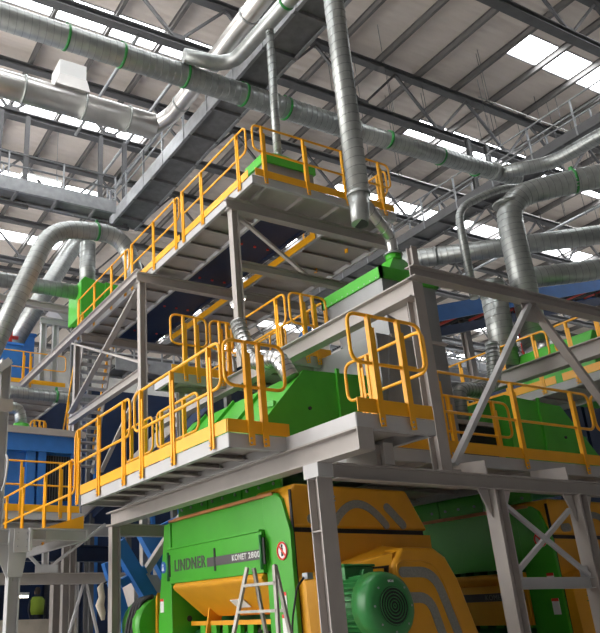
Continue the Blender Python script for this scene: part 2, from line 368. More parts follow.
def deck(label, x0, x1, y0, y1, z, ribs='x', step=.55, fh=.16, sides='wesn', cat='platform'):
    t = thing('walkway_deck', label, cat, (x0, y0, z-fh))
    ob('deck_plate', MB().box(x0+.01, x1-.01, y0+.01, y1-.01, z-.035, z), DGREY, t)
    zz = z-fh/2
    if 'w' in sides: ob('edge_channel', MB().channel((x0, y0, zz), (x0, y1, zz), .06, fh, .012, Z, 1), LGREY, t)
    if 'e' in sides: ob('edge_channel', MB().channel((x1, y0, zz), (x1, y1, zz), .06, fh, .012, Z, -1), LGREY, t)
    if 's' in sides: ob('edge_channel', MB().channel((x0, y0, zz), (x1, y0, zz), .06, fh, .012, Z, -1), LGREY, t)
    if 'n' in sides: ob('edge_channel', MB().channel((x0, y1, zz), (x1, y1, zz), .06, fh, .012, Z, 1), LGREY, t)
    if ribs == 'x':
        n = max(1, int((y1-y0)/step))
        for i in range(n):
            y_ = y0+(i+.5)*(y1-y0)/n; ob('stiffener', MB().angle((x0+.02, y_, z-.10), (x1-.02, y_, z-.10), .09, .012), GREY, t)
    else:
        n = max(1, int((x1-x0)/step))
        for i in range(n):
            x_ = x0+(i+.5)*(x1-x0)/n; ob('stiffener', MB().angle((x_, y0+.02, z-.10), (x_, y1-.02, z-.10), .09, .012), GREY, t)
    return t

# ---- front platform, deck level 3.5
deck('light grey walkway deck of the front platform above the shredder', 4.27, 5.03, 7.0, 11.65, 3.5, 'x', .52)
deck('light grey deck bay of the front platform at the near corner', 5.04, 6.12, 5.77, 7.0, 3.5, 'x', .6)
deck('light grey deck of the front platform on its right side', 6.14, 13.6, 7.0, 7.85, 3.5, 'y', .9)
deck('added deck between the two green intake hoods, carrying the cabinet and shading the second shredder', 7.56, 10.06, 7.87, 11.5, 3.5, 'x', .8)  # deck added to keep skylight off the second shredder; also carries the cabinet
deck('added deck behind the intake hoods, blocking light from above', 9.5, 13.6, 11.55, 14.3, 3.5, 'x', .8)  # second added deck, blocks daylight falling behind the shredders
railing('yellow railing on the front platform edge, far half of the left side', (4.27, 11.95), (4.27, 9.66), 3.5, (-1, 0), [.18, 1.1, 2.08], False)
railing('yellow railing on the front platform edge, near half of the left side', (4.27, 9.5), (4.27, 7.08), 3.5, (-1, 0), [.24, 1.19, 2.17], False)
railing('short yellow railing loop at the near left corner of the front platform', (4.25, 7.0), (5.08, 7.0), 3.5, (0, -1), [.28, .47], True)
tag(ob('toe_board', MB().box(4.245, 4.255, 7.0, 11.65, 3.505, 3.655), YEL), 'long yellow toe board along the front platform left edge', 'toe board')
railing('short yellow railing loop at the nearest corner of the front platform', (5.06, 5.77), (6.1, 5.77), 3.5, (0, -1), [.28, .70], True)
railing('yellow railing behind the nearest corner railing loop', (6.3, 7.3), (6.3, 5.9), 3.5, (-1, 0), [.3, .45], False, 1.12, .62)
railing('long yellow railing on the right side of the front platform', (6.98, 7.0), (10.72, 7.0), 3.5, (0, -1), [.58, 2.03, 3.32], False)
tag(ob('toe_board', MB().box(6.14, 10.75, 6.97, 6.98, 3.505, 3.655), YEL), 'long yellow toe board along the front platform right side', 'toe board')
railing('yellow railing at the right picture edge on the front platform', (10.78, 7.0), (13.4, 7.0), 3.5, (0, -1), [.5, 1.9], True)
railing('inner yellow railing loop beside the second green hood', (8.4, 7.85), (9.95, 7.85), 3.5, (0, -1), [.25, 1.2], False)
railing('yellow railing on the far side of the front walkway, left panel', (5.0, 11.6), (5.0, 10.5), 3.5, (1, 0), [.25, .8], True)
railing('yellow railing on the far side of the front walkway, right panel', (5.0, 10.35), (5.0, 9.0), 3.5, (1, 0), [.15, .9], True)

# ---- steel frame carrying the front platform
fr = thing('steel_frame', 'grey steel beam and column frame carrying the front platform', 'steel frame', (5.1, 6.5, 0))
ob('main_beam', MB().ibeam((5.1, 5.74, 3.225), (5.1, 12.4, 3.225), .2, .23, .018), GREY, fr)
ob('beam_end_plate', MB().box(5.0, 5.2, 5.725, 5.74, 3.115, 3.34), GREY, fr)
ob('column', MB().ibeam((5.11, 6.55, 0), (5.11, 6.55, 2.97), .2, .18, .016, Y), GREY, fr)
ob('column_cap', MB().box(5.0, 5.2, 6.42, 6.68, 2.96, 3.11), LGREY, fr)
ob('stiffener_plate', MB().box(5.02, 5.2, 6.47, 6.63, 2.4, 2.415), GREY, fr)
ob('cross_beam', MB().ibeam((5.2, 6.42, 3.02), (14.5, 6.42, 3.02), .16, .17, .014), GREY, fr)
ob('column', MB().ibeam((5.12, 12.3, 0), (5.12, 12.3, 3.1), .16, .16, .014, X), GREY, fr)
ob('cross_beam', MB().ibeam((5.2, 12.3, 3.05), (8.6, 12.3, 3.05), .16, .2, .014), GREY, fr)
ob('column', MB().ibeam((7.62, 6.42, 0), (7.62, 6.42, 2.93), .18, .17, .016, X), GREY, fr)
ob('column', MB().ibeam((9.15, 6.42, 0), (9.15, 6.42, 2.93), .18, .17, .016, X), GREY, fr)
ob('column', MB().ibeam((13.5, 6.42, 0), (13.5, 6.42, 2.93), .18, .17, .016, X), GREY, fr)
for xx in (7.62, 9.15):
    for sg in (-1, 1): ob('gusset_plate', MB().prism([(xx+sg*.1, 2.93), (xx+sg*.28, 2.93), (xx+sg*.1, 2.6)], 'y', 6.41, 6.43), GREY, fr)
ob('brace', MB().obox((7.75, 6.4, 2.75), (9.02, 6.4, 1.95), .05, .05, Y), LGREY, fr)
ob('brace', MB().obox((9.0, 6.46, 2.75), (7.75, 6.46, 1.95), .05, .05, Y), LGREY, fr)
ob('strut', MB().ibeam((7.72, 6.42, 1.86), (9.05, 6.42, 1.86), .12, .13, .012), LGREY, fr)
for xx in (7.78, 8.98): ob('gusset_plate', MB().box(xx-.08, xx+.08, 6.425, 6.435, 1.92, 2.06), LGREY, fr)
for xx in (5.9, 7.6, 9.1, 10.6, 12.1):   # brackets from cross beam to the deck edge
    ob('bracket', MB().prism([(6.45, 3.11), (7.0, 3.11), (7.0, 3.34), (6.45, 3.30)], 'x', xx-.01, xx+.01), GREY, fr)
for xx in (6.2,): ob('stub_post', MB().ibeam((xx-.35, 6.3, 3.1), (xx-.35, 6.3, 3.34), .14, .14, .014, Y), GREY, fr)
for zz in (2.72, 2.76):
    for yy in (6.49, 6.61): ob('bolt', MB().tube([(5.19, yy-.02, zz), (5.225, yy-.02, zz)], .012, 6), ZINC, fr)
# upper storey frame
uf = thing('steel_frame', 'grey steel tower frame with diagonal braces behind the front platform', 'steel frame', (6.86, 6.4, 3.1))
ob('column', MB().ibeam((6.86, 6.45, 3.1), (6.86, 6.45, 5.54), .17, .15, .014, Y), GREY, uf)
ob('column_base_plate', MB().box(6.72, 7.02, 6.32, 6.58, 3.105, 3.125), GREY, uf)
ob('long_beam', MB().ibeam((6.76, 6.36, 5.43), (6.76, 14.0, 5.43), .18, .25, .018), GREY, uf)
ob('top_beam', MB().ibeam((6.8, 6.42, 5.70), (15.0, 6.42, 5.70), .16, .16, .014), GREY, uf)
ob('top_beam_riser', MB().ibeam((6.98, 6.5, 5.78), (6.98, 6.5, 6.12), .1, .1, .012, Y), GREY, uf)
ob('knee_plate', MB().prism([(6.6, 5.3), (6.95, 5.3), (6.6, 5.0)], 'x', 6.84, 6.86), GREY, uf)
ob('brace', MB().obox((7.02, 6.42, 3.2), (9.02, 6.42, 5.6), .06, .09, Y), LGREY, uf)
ob('brace', MB().obox((9.08, 6.42, 5.6), (11.1, 6.42, 3.2), .06, .12, Y), GREY, uf)
ob('gusset_plate', MB().box(8.9, 9.2, 6.44, 6.45, 5.35, 5.62), GREY, uf)
ob('long_beam', MB().ibeam((11.45, 6.4, 5.50), (11.45, 12.5, 5.50), .18, .28, .018), GREY, uf)
ob('column', MB().ibeam((11.45, 12.4, 3.1), (11.45, 12.4, 5.35), .2, .18, .014, Y), GREY, uf)
# columns under the top platform
uf = thing('steel_frame', 'slender grey columns and braces carrying the top platform', 'steel frame', (6.62, 10.3, 5.56))
ob('column', MB().ibeam((6.64, 10.3, 5.555), (6.64, 10.3, 8.6), .14, .15, .014, X), GREY, uf)
ob('column', MB().ibeam((6.42, 13.9, 0), (6.42, 13.9, 8.6), .15, .16, .014, X), GREY, uf)
ob('column', MB().ibeam((6.72, 18.9, 0), (6.72, 18.9, 8.9), .16, .16, .014, X), GREY, uf)
ob('deck_beam', MB().ibeam((6.5, 10.3, 8.72), (10.6, 10.3, 8.72), .16, .24, .016), GREY, uf)
ob('deck_beam', MB().ibeam((6.3, 13.9, 8.72), (11.0, 13.9, 8.72), .16, .24, .016), GREY, uf)
ob('deck_beam', MB().ibeam((6.5, 18.0, 8.72), (11.0, 18.0, 8.72), .16, .24, .016), GREY, uf)
ob('strut', MB().ibeam((6.72, 10.3, 7.5), (9.7, 10.3, 7.5), .14, .15, .012), GREY, uf)
ob('brace', MB().obox((6.75, 10.3, 8.5), (8.25, 10.3, 7.55), .05, .07, Y), GREY, uf)
ob('long_beam', MB().ibeam((6.42, 14.0, 8.9), (6.42, 23.5, 8.9), .14, .2, .014), GREY, uf)
ob('chord_beam', MB().ibeam((6.6, 14.0, 6.65), (6.6, 19.0, 6.65), .14, .2, .014), GREY, uf)
ob('brace', MB().obox((6.5, 18.6, 8.75), (6.5, 14.1, 6.8), .05, .14, X), GREY, uf)
ob('brace', MB().obox((6.5, 14.3, 8.6), (6.5, 18.7, 6.8), .05, .14, X), GREY, uf)
ob('brace', MB().obox((6.5, 14.0, 6.4), (6.8, 17.2, 5.0), .05, .1, X), GREY, uf)

# ---- top platform, deck 9.0
deck('near bay of the top platform deck seen from below', 6.66, 10.05, 9.62, 10.7, 9.0, 'y', .8)
deck('left walkway of the top platform running away to the left', 6.66, 7.55, 10.7, 19.0, 9.0, 'x', .62, sides='wen')
deck('right walkway of the top platform beyond the dark conveyor', 9.05, 10.6, 10.7, 18.5, 9.0, 'x', .65, sides='wen')
railing('yellow railing across the near end of the top platform', (6.72, 9.62), (10.02, 9.62), 9.0, (0, -1), [.2, 1.15, 2.08, 3.02], True)
railing('yellow railing on the left side of the top platform, nearest panel', (6.66, 12.33), (6.66, 9.72), 9.0, (-1, 0), [.08, .9, 2.3], True)
railing('yellow railing on the left side of the top platform, middle panel', (6.66, 15.0), (6.66, 12.43), 9.0, (-1, 0), [.1, 1.3, 2.4], True)
railing('yellow railing on the left side of the top platform, farthest panel', (6.66, 18.7), (6.66, 15.1), 9.0, (-1, 0), [.1, 1.3, 2.5, 3.4], True)
railing('yellow railing on the right side of the top platform near end', (10.05, 12.6), (10.05, 9.75), 9.0, (1, 0), [.3, 1.4, 2.6], True)
tag(ob('toe_board', MB().box(9.0, 9.012, 10.9, 17.5, 8.84, 9.0), YEL), 'long yellow guard strip along the dark conveyor under the top platform', 'toe board')
t = thing('extraction_hood', 'green hood on the top platform under the slim vertical pipe', 'hood', (7.9, 10.4, 9.0))
ob('base_box', MB().box(7.35, 8.5, 10.15, 10.75, 9.0, 9.78), SHEET, t)
ob('skirt', MB().box(7.3, 8.55, 10.12, 10.78, 9.78, 9.97), PGRN, t)
ob('cone', MB().hexa([(7.35, 10.15, 9.97), (8.4, 10.15, 9.97), (8.4, 10.75, 9.97), (7.35, 10.75, 9.97), (7.72, 10.3, 10.18), (8.0, 10.3, 10.18), (8.0, 10.52, 10.18), (7.72, 10.52, 10.18)]), PGRN, t)
# conveyor between the top walkways
t = thing('belt_conveyor', 'dark belt conveyor running between the two top platform walkways', 'conveyor', (8.3, 10.8, 9.0))
ob('frame_side', MB().box(7.62, 7.7, 10.9, 18.9, 9.0, 9.75), DBLUE, t); ob('frame_side', MB().box(8.9, 8.98, 10.9, 18.9, 9.1, 9.75), DBLUE, t)
ob('belt', MB().box(7.7, 8.9, 10.9, 18.9, 9.55, 9.6), BLACK, t)
for i in range(8): ob('return_roller', MB().cyl((7.7, 11.4+i*.9, 9.3), (8.9, 11.4+i*.9, 9.3), .06, 10), BLACK, t)
ob('belly_pan', MB().box(7.7, 8.9, 11.0, 18.9, 9.14, 9.18), DBLUE, t)
for i in range(4):
    for q in range(1, 6, 2): ob('red_reflector', MB().box(7.85+q*.17, 7.9+q*.17, 12.2+i*1.9, 12.24+i*1.9, 9.11, 9.14), RED, t)
ob('head_plate', MB().box(7.62, 8.98, 10.86, 10.9, 9.0, 9.7), DBLUE, t)
t = thing('inclined_conveyor', 'dark inclined conveyor descending behind the middle platform', 'conveyor', (8.6, 12.5, 0))
ob('trough', MB().obox((8.6, 12.6, 6.3), (8.6, 21.5, 4.4), 1.3, .4), DBLUE, t)
ob('belt', MB().obox((8.6, 12.6, 6.55), (8.6, 21.5, 4.65), 1.15, .06), BLACK, t)
for k in (-1, 1): ob('side_rail', MB().obox((8.6+k*.68, 12.6, 6.5), (8.6+k*.68, 21.5, 4.6), .06, .35), GREY, t)
for i in range(4): ob('leg', MB().obox((7.95, 13+2.6*i, 0), (7.95, 13+2.6*i, 6.0-i*.5), .12, .12), TRUSS, t)
deck('grey walkway alongside the inclined conveyor under the top platform', 9.6, 10.6, 11.2, 20, 6.6, 'x', .8)
railing('yellow railing along the walkway under the top platform', (9.6, 17.5), (9.6, 13.0), 6.6, (-1, 0), [.2, 1.7, 3.1, 4.2], True)

# ---- middle platform, deck 5.5
deck('near bay of the middle platform deck behind the long grey beam', 6.98, 7.86, 9.4, 11.1, 5.56, 'x', .5)
deck('far bay of the middle platform deck with a light grey edge', 5.62, 6.95, 11.05, 11.65, 5.56, 'y', .5)
railing('yellow railing loop at the near end of the middle platform', (7.05, 9.4), (7.82, 9.4), 5.56, (0, -1), [.25, .48], True)
railing('yellow railing along the left side of the middle platform', (7.02, 11.2), (7.02, 9.45), 5.56, (-1, 0), [.5, 1.5], True)
railing('second yellow railing behind the middle platform left railing', (7.86, 11.2), (7.86, 9.5), 5.56, (1, 0), [.4, 1.2], True)
railing('yellow railing loop at the far left end of the middle platform', (5.65, 11.05), (6.38, 11.05), 5.56, (0, -1), [.25, .5], True)
railing('narrow yellow railing loop beside the middle platform corner', (6.45, 11.05), (6.93, 11.05), 5.56, (0, -1), [.2, .36], True)
tag(ob('support_post', MB().ibeam((6.1, 11.6, 0), (6.1, 11.6, 5.4), .12, .12, .014, Y), GREY), 'grey steel post under the far bay of the middle platform', 'post')
# right copy of the middle platform
deck('grey deck behind the long slanting beam at the right', 12.85, 14.2, 7.6, 13.0, 5.56, 'x', .7)
railing('yellow railing above the slanting beam in front of the vertical ducts', (12.85, 12.6), (12.85, 8.9), 5.56, (-1, 0), [.3, 1.5, 2.6, 3.4], True)
railing('yellow railing near the green box at the right edge', (12.85, 8.75), (12.85, 7.6), 5.56, (-1, 0), [.3, .9], True)
t = thing('side_hopper', 'green hopper box behind the railing at the right edge', 'hopper', (14, 9, 5.56))
ob('body', MB().prism([(13.25, 5.6), (15.6, 5.6), (15.6, 6.55), (13.4, 6.55), (13.25, 6.3)], 'y', 8.3, 10.0), PGRN, t, .02)
for i in range(8): ob('rim_bolt', MB().tube([(13.4+.28*i, 8.27, 5.66), (13.4+.28*i, 8.3, 5.66)], .02, 6), ZINC, t)
ob('rim', MB().box(13.2, 15.65, 8.25, 8.3, 5.6, 5.72), DGRN, t)

# ================================================================== hopper over the intake
t = thing('feed_hopper', 'grey sheet steel feed hopper with a green rim behind the tall column', 'hopper', (8.4, 8.7, 3.6))
ob('upper_body', MB().hexa([(7.9, 8.05, 5.55), (9.0, 8.05, 5.55), (9.0, 9.1, 5.55), (7.9, 9.1, 5.55), (7.86, 8.02, 6.5), (9.0, 8.02, 6.5), (9.0, 9.45, 6.5), (7.86, 9.45, 6.5)]), SHEET, t)
ob('lower_body', MB().box(7.6, 9.02, 8.03, 9.6, 3.5, 5.53), SHEET, t)
ob('side_panel', MB().hexa([(7.5, 8.0, 3.6), (7.58, 8.0, 3.6), (7.58, 9.6, 3.6), (7.5, 9.6, 3.6), (7.86, 8.02, 5.55), (7.9, 8.02, 5.55), (7.9, 9.6, 5.55), (7.86, 9.6, 5.55)]), SHEET, t)
ob('seam', MB().box(7.88, 9.03, 8.0, 8.03, 5.5, 5.55), DGREY, t)
rim = ob('rim', MB().box(7.82, 9.04, 7.97, 8.02, 6.49, 6.68).box(7.82, 7.87, 7.97, 9.5, 6.49, 6.68).box(8.99, 9.04, 7.97, 9.5, 6.49, 6.68).box(7.82, 9.04, 9.45, 9.5, 6.49, 6.68), PGRN, t)
ob('cover', MB().box(7.87, 8.99, 8.02, 9.45, 6.6, 6.66), PGRN, t)
for i in range(10): ob('rim_bolt', MB().tube([(7.815, 8.1+.14*i, 6.52), (7.82, 8.1+.14*i, 6.52)], .012, 6), ZINC, rim)
ob('neck', MB().hexa([(8.05, 8.03, 6.66), (8.78, 8.03, 6.66), (8.78, 8.6, 6.66), (8.05, 8.6, 6.66), (8.28, 8.12, 6.98), (8.52, 8.12, 6.98), (8.52, 8.36, 6.98), (8.28, 8.36, 6.98)]), PGRN, t)
ob('collar', MB().cyl((8.4, 8.23, 6.98), (8.4, 8.23, 7.08), .13, 16), PGRN, t)
ob('collar_ring', MB().cyl((8.4, 8.23, 7.08), (8.4, 8.23, 7.11), .16, 16), ZINC, t)
tag(ob('chute_plate', MB().obox((7.6, 10.3, 5.6), (7.9, 9.95, 6.3), .5, .1), BLUE), 'dark blue panel leaning beside the grey hopper', 'panel')

# ================================================================== shredders
def label_disc(name, c, r, m, parent, d=X, th=.006):
    c = V(c); return ob(name, MB().tube([c, c+V(d)*th], r, 28), m, parent)
def text(body, cx, cy, cz, w_, h_, m, parent, name='lettering', bold=.0, dirv=(0, -1, 0), nv=(-1, 0, 0)):
    cu = bpy.data.curves.new('txt', 'FONT'); cu.body = body; cu.extrude = .004; cu.offset = bold; cu.space_character = 1.15
    o = bpy.data.objects.new('txt', cu); COL.objects.link(o); bpy.context.view_layer.update()
    me = bpy.data.meshes.new_from_object(o.evaluated_get(bpy.context.evaluated_depsgraph_get())); bpy.data.objects.remove(o)
    xs = [v.co.x for v in me.vertices]; zs = [v.co.y for v in me.vertices]
    d, n = V(dirv), V(nv)
    for v in me.vertices:
        u = (v.co.x-min(xs))/(max(xs)-min(xs))*w_-w_/2 if False else (v.co.x, v.co.y, v.co.z)
        v.co = V(u)
    mx, Mx, my, My = min(xs), max(xs), min(zs), max(zs)
    for v in me.vertices:
        a = (v.co.x-mx)/(Mx-mx)*w_-w_/2; b = (v.co.y-my)/(My-my)*h_-h_/2
        v.co = V((cx, cy, cz))+d*a+Z*b+n*v.co.z
    o = bpy.data.objects.new(name, me); COL.objects.link(o); me.materials.clear(); me.materials.append(m); put(o, parent); return o
def arc_pad(pts, wdt, y0, y1):
    # flat band following pts (x,z) with rounded ends, extruded in y
    P = [V((p[0], 0, p[1])) for p in pts]; L, Rr = [], []
    for i in range(len(P)):
        a = P[max(0, i-1)]; b = P[min(len(P)-1, i+1)]; t_ = (b-a).normalized(); n = V((-t_.z, 0, t_.x)); L.append(P[i]+n*wdt/2); Rr.append(P[i]-n*wdt/2)
    def cap(c, a, b):
        out = []; v = a-c; ax = Y
        for k in range(1, 6): out.append(c+Matrix.Rotation(math.pi*k/6, 3, 'Y') @ v)
        return out
    poly = L+cap(P[-1], L[-1], Rr[-1])+Rr[::-1]+cap(P[0], Rr[0], L[0])
    m = MB()
    for i in range(len(P)-1):
        vs = []
        for yy in (y0, y1):
            for q in (L[i], L[i+1], Rr[i+1], Rr[i]): vs.append((q.x, yy, q.z))
        m.hexa(vs)
    for c in (P[0], P[-1]): m.tube([(c.x, y0+.004, c.z), (c.x, y1, c.z)], wdt/2, 16, False, False)
    return m
def bez(p0, p1, p2, n=10): return [((1-t)**2*p0[0]+2*t*(1-t)*p1[0]+t*t*p2[0], (1-t)**2*p0[1]+2*t*(1-t)*p1[1]+t*t*p2[1]) for t in [i/n for i in range(n+1)]]

def shredder(dx, label, second=False):
    t = thing('shredder', label, 'shredder', (6.5+dx, 9.5, 0), 'green and yellow industrial shredders')
    F = 5.5+dx
    # frame posts of the front
    ob('front_post', MB().prism([(7.72, 0), (8.28, 0), (8.28, 3.0), (8.2, 3.04), (7.98, 3.04), (7.86, 2.95), (7.72, 2.55)], 'x', F, F+.06), GRN, t, .01)
    ob('front_post', MB().prism([(10.95, 0), (11.5, 0), (11.42, 1.6), (11.15, 3.0), (10.95, 3.02)], 'x', F, F+2.4), GRN, t, .01)
    if second:      # flap lowered: plain tall panel, dark toothed gap, striped yellow flap below
        ob('upper_panel', MB().box(F+.03, F+.1, 8.28, 10.95, 2.16, 3.02), GRN, t)
        ob('gap_back', MB().box(F+.3, F+.34, 8.28, 10.95, 1.5, 2.2), DARK, t)
        for i in range(9): ob('gap_tooth', MB().prism([(F+.05, 1.95), (F+.3, 1.95), (F+.3, 2.16), (F+.12, 2.16)], 'y', 8.4+i*.29, 8.52+i*.29), DGRN, t)
        dr = ob('lower_flap', MB().box(F-.02, F+.08, 8.3, 10.92, 1.35, 1.93), MYEL, t, .008)
        ob('name_stripe', MB().box(F-.028, F-.02, 8.35, 9.75, 1.70, 1.82), TXT, dr)
        text('KOMET', F-.032, 8.92, 1.76, .36, .075, PAD, dr)
        text('2800', F-.032, 8.56, 1.76, .27, .075, PAD, dr)
    else:
        ob('upper_panel', MB().box(F+.03, F+.1, 8.28, 10.95, 2.6, 3.02), GRN, t)
        ob('panel_ledge', MB().box(F-.08, F+.1, 8.28, 10.97, 2.60, 2.625), GRN, t)
        dr = ob('door_panel', MB().box(F-.06, F+.08, 8.26, 10.92, 2.10, 2.60), GRN, t, .008)
        for yy in (8.22, 10.86): ob('hinge_slot', MB().box(F-.068, F-.05, yy-.02, yy+.02, 2.2, 2.52), DARK, dr)
        ob('handle_slot', MB().box(F-.072, F-.05, 9.44, 9.48, 2.2, 2.5), DARK, dr)
        ob('hinge', MB().cyl((F-.075, 10.9, 2.14), (F-.075, 10.9, 2.56), .022, 10), DGRN, dr)
        ob('hinge', MB().cyl((F-.075, 8.27, 2.14), (F-.075, 8.27, 2.56), .022, 10), DGRN, dr)
        ob('name_stripe', MB().box(F-.068, F-.06, 8.3, 9.68, 2.265, 2.385), TXT, dr)
        text('LINDNER', F-.064, 10.21, 2.35, .97, .165, TXT, dr, bold=.018)
        text('KOMET', F-.072, 8.80, 2.33, .36, .075, WHITE, dr, bold=.012)
        text('2800', F-.072, 8.44, 2.33, .27, .075, WHITE, dr, bold=.006)
    ob('rubber_strip', MB().box(F-.02, F+.14, 8.02, 10.96, 3.02, 3.05).box(F+.03, F+.16, 8.1, 10.9, 3.05, 3.075), ORNG, t)
    for i in range(3):
        pl = ob('collar_plate', MB().box(F+.15, F+.18, 8.05+i*.97, 8.99+i*.97, 3.05, 3.44), GRN, t)
        for q in (.15, .5, .8): ob('bolt', MB().tube([(F+.13, 8.05+i*.97+q, 3.2), (F+.15, 8.05+i*.97+q, 3.2)], .022, 8), ZINC, pl)
    # yellow discharge chute under the door
    ob('chute_hood', MB().prism([(F-.04, 2.10), (F-.08, 2.05), (F-.05, 2.0), (F+.45, 1.62), (F+.6, 1.62), (F+.6, 2.1)], 'y', 8.3, 10.75), MYEL, t, .015)
    ob('chute_cheek', MB().prism([(F+.0, .3), (F+.12, .3), (F+.5, 1.62), (F+.3, 1.75)], 'y', 10.3, 10.34), MYEL, t)
    ob('warning_plate', MB().hexa([(F+.168, 9.15, 1.812), (F+.168, 9.5, 1.812), (F+.288, 9.5, 1.716), (F+.288, 9.15, 1.716), (F+.172, 9.15, 1.822), (F+.172, 9.5, 1.822), (F+.292, 9.5, 1.726), (F+.292, 9.15, 1.726)]), WHITE, t)
    ob('inner_wall', MB().box(F+.85, F+.9, 8.28, 10.95, 0, 2.1), DGRN, t)
    ob('cutting_rotor', MB().cyl((F+.55, 8.3, 1.2), (F+.55, 10.9, 1.2), .28, 20), DGRN, t)
    for i in range(14):
        yy = 8.4+i*.18; a = i*1.3
        ob('rotor_knife', MB().obox((F+.55+.26*math.cos(a)-.0, yy, 1.2+.26*abs(math.sin(a))), (F+.55+.36*math.cos(a), yy, 1.2+.36*abs(math.sin(a))), .09, .09, Y), BLACK, t)
    ob('counter_comb', MB().box(F+.3, F+.6, 8.3, 10.9, 1.50, 1.56), MYEL, t)
    for i in range(7): ob('comb_plate', MB().box(F+.28, F+.34, 8.45+i*.33, 8.6+i*.33, 1.30, 1.50), GRN, t)
    # signs on the posts
    sz = 2.54 if second else 2.33
    d = label_disc('prohibition_sign', (F-.008, 7.9, sz), .11, WHITE, t)
    ring = []
    for k in range(28): a = 2*math.pi*k/28; ring.append((F-.012, 7.9+.098*math.cos(a), sz+.098*math.sin(a)))
    ob('red_ring', MB().tube(ring, .012, 6, True), RED, d); ob('red_slash', MB().obox((F-.012, 7.97, sz+.07), (F-.012, 7.83, sz-.07), .022, .006, X), RED, d)
    ob('figure_mark', MB().box(F-.010, F-.008, 7.885, 7.925, sz-.06, sz+.04).cyl((F-.010, 7.905, sz+.06), (F-.008, 7.905, sz+.06), .02, 10), DARK, d)
    d = label_disc('round_sign', (F-.008, 11.2, 2.36), .09, SBLUE, t)
    ob('white_figure', MB().prism([(11.17, 2.31), (11.25, 2.31), (11.225, 2.37), (11.195, 2.37)], 'x', F-.012, F-.008).cyl((F-.012, 11.21, 2.395), (F-.008, 11.21, 2.395), .02, 10), WHITE, d)
    for (yy, zz) in (((7.86, 1.95), (7.86, 1.6)) if second else ((7.95, 1.75), (7.95, 1.5))):
        s_ = ob('warning_label', MB().box(F-.006, F, yy-.06, yy+.06, zz-.11, zz+.11), WHITE, t); ob('red_band', MB().box(F-.008, F-.006, yy-.06, yy+.06, zz+.07, zz+.11), RED, s_)
    s_ = ob('warning_label', MB().box(F-.006, F, 11.22, 11.34, 1.7, 1.9), WHITE, t); ob('red_band', MB().box(F-.008, F-.006, 11.22, 11.34, 1.86, 1.9), RED, s_)
    for zz in (1.9, 1.6): ob('port_hole', MB().cyl((F+.3, 10.944, zz), (F+.3, 10.955, zz), .045, 12), DARK, t)
    # yellow side housing (facing the viewer's right)
    ob('body', MB().box(F+.07, F+2.3, 7.74, 8.29, 0, 2.54), MYEL, t)
    ob('rear_body', MB().box(F+.95, F+2.3, 8.29, 10.95, 0, 3.0), DGRN, t)
    ob('upper_housing', MB().prism([(F+.05, 2.6), (F+2.27, 2.6), (F+1.97, 3.12), (F+.12, 3.13), (F+.05, 2.98)], 'y', 7.73, 8.6), MYEL, t, .04)
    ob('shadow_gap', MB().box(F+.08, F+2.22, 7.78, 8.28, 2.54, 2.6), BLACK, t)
    ob('edge_seal', MB().prism([(F+.058, 0), (F+.072, 0), (F+.072, 2.6), (F+.066, 3.05), (F+.05, 3.05)], 'y', 7.722, 7.76), BLACK, t)
    ob('grey_pad', arc_pad(bez((6.2+dx, 2.66), (6.58+dx, 3.16), (7.04+dx, 2.65), 14), .10, 7.715, 7.735), PAD, t)
    ob('grey_pad', arc_pad([(5.84+dx, 2.70), (5.95+dx, 2.71)], .12, 7.715, 7.735), PAD, t)
    ob('grey_pad', arc_pad([(7.09+dx, 2.88), (7.33+dx, 2.66)], .11, 7.715, 7.735), PAD, t)
    # lower drive cover
    out = [(6.55, 0), (6.55, 1.7), (6.62, 2.15), (6.80, 2.33), (7.30, 2.34), (7.50, 2.22), (7.66, 1.95), (7.95, 1.1), (8.1, 0)]
    ob('drive_cover', MB().prism([(a+dx, b) for a, b in out], 'y', 7.22, 7.8), MYEL, t, .05)
    ob('cover_shoulder', MB().hexa([(5.75+dx, 7.75, 2.0), (6.6+dx, 7.26, 2.0), (6.9+dx, 7.4, 2.0), (6.9+dx, 7.75, 2.0), (5.85+dx, 7.75, 2.08), (6.66+dx, 7.27, 2.26), (6.95+dx, 7.4, 2.33), (6.95+dx, 7.75, 2.40)]), MYEL, t)
    ob('cover_seam', MB().prism([(6.44+dx, 1.62), (6.46+dx, 1.6), (6.56+dx, 2.12), (6.32+dx, 2.1), (6.32+dx, 2.08), (6.53+dx, 2.09)], 'y', 7.24, 7.3), BLACK, t)
    ob('grey_pad', arc_pad([(6.74+dx, 2.04), (7.0+dx, 2.04)]+bez((7.0+dx, 2.04), (7.24+dx, 2.05), (7.33+dx, 1.80), 6)[1:]+[(7.50+dx, 1.33)], .12, 7.205, 7.23), PAD, t)
    ob('grey_pad', arc_pad([(6.76+dx, 1.75), (6.95+dx, 1.75)]+bez((6.95+dx, 1.75), (7.1+dx, 1.75), (7.16+dx, 1.6), 5)[1:]+[(7.25+dx, 1.3)], .12, 7.205, 7.23), PAD, t)
    rim_ = [(6.66, 1.9), (6.66, 2.13), (6.75, 2.17), (7.1, 2.17), (7.3, 2.1), (7.42, 1.85), (7.62, 1.2)]
    ob('cover_rim', MB().tube([(a+dx, 7.22, b) for a, b in fillet2(rim_)], .012, 6), MYEL, t)
    ob('side_wedge', MB().hexa([(F+.08, 7.52, 0), (F+.2, 7.3, 0), (F+.55, 7.75, 0), (F+.08, 7.75, 0), (F+.08, 7.6, 1.96), (F+.2, 7.42, 2.0), (F+.55, 7.75, 2.14), (F+.08, 7.75, 2.03)]), MYEL, t)
    # electric motor
    mx = 6.0+dx; mz = 1.66
    mo = ob('motor_body', MB().cyl((mx, 6.88, mz), (mx, 7.66, mz), .29, 28), DGRN, t)
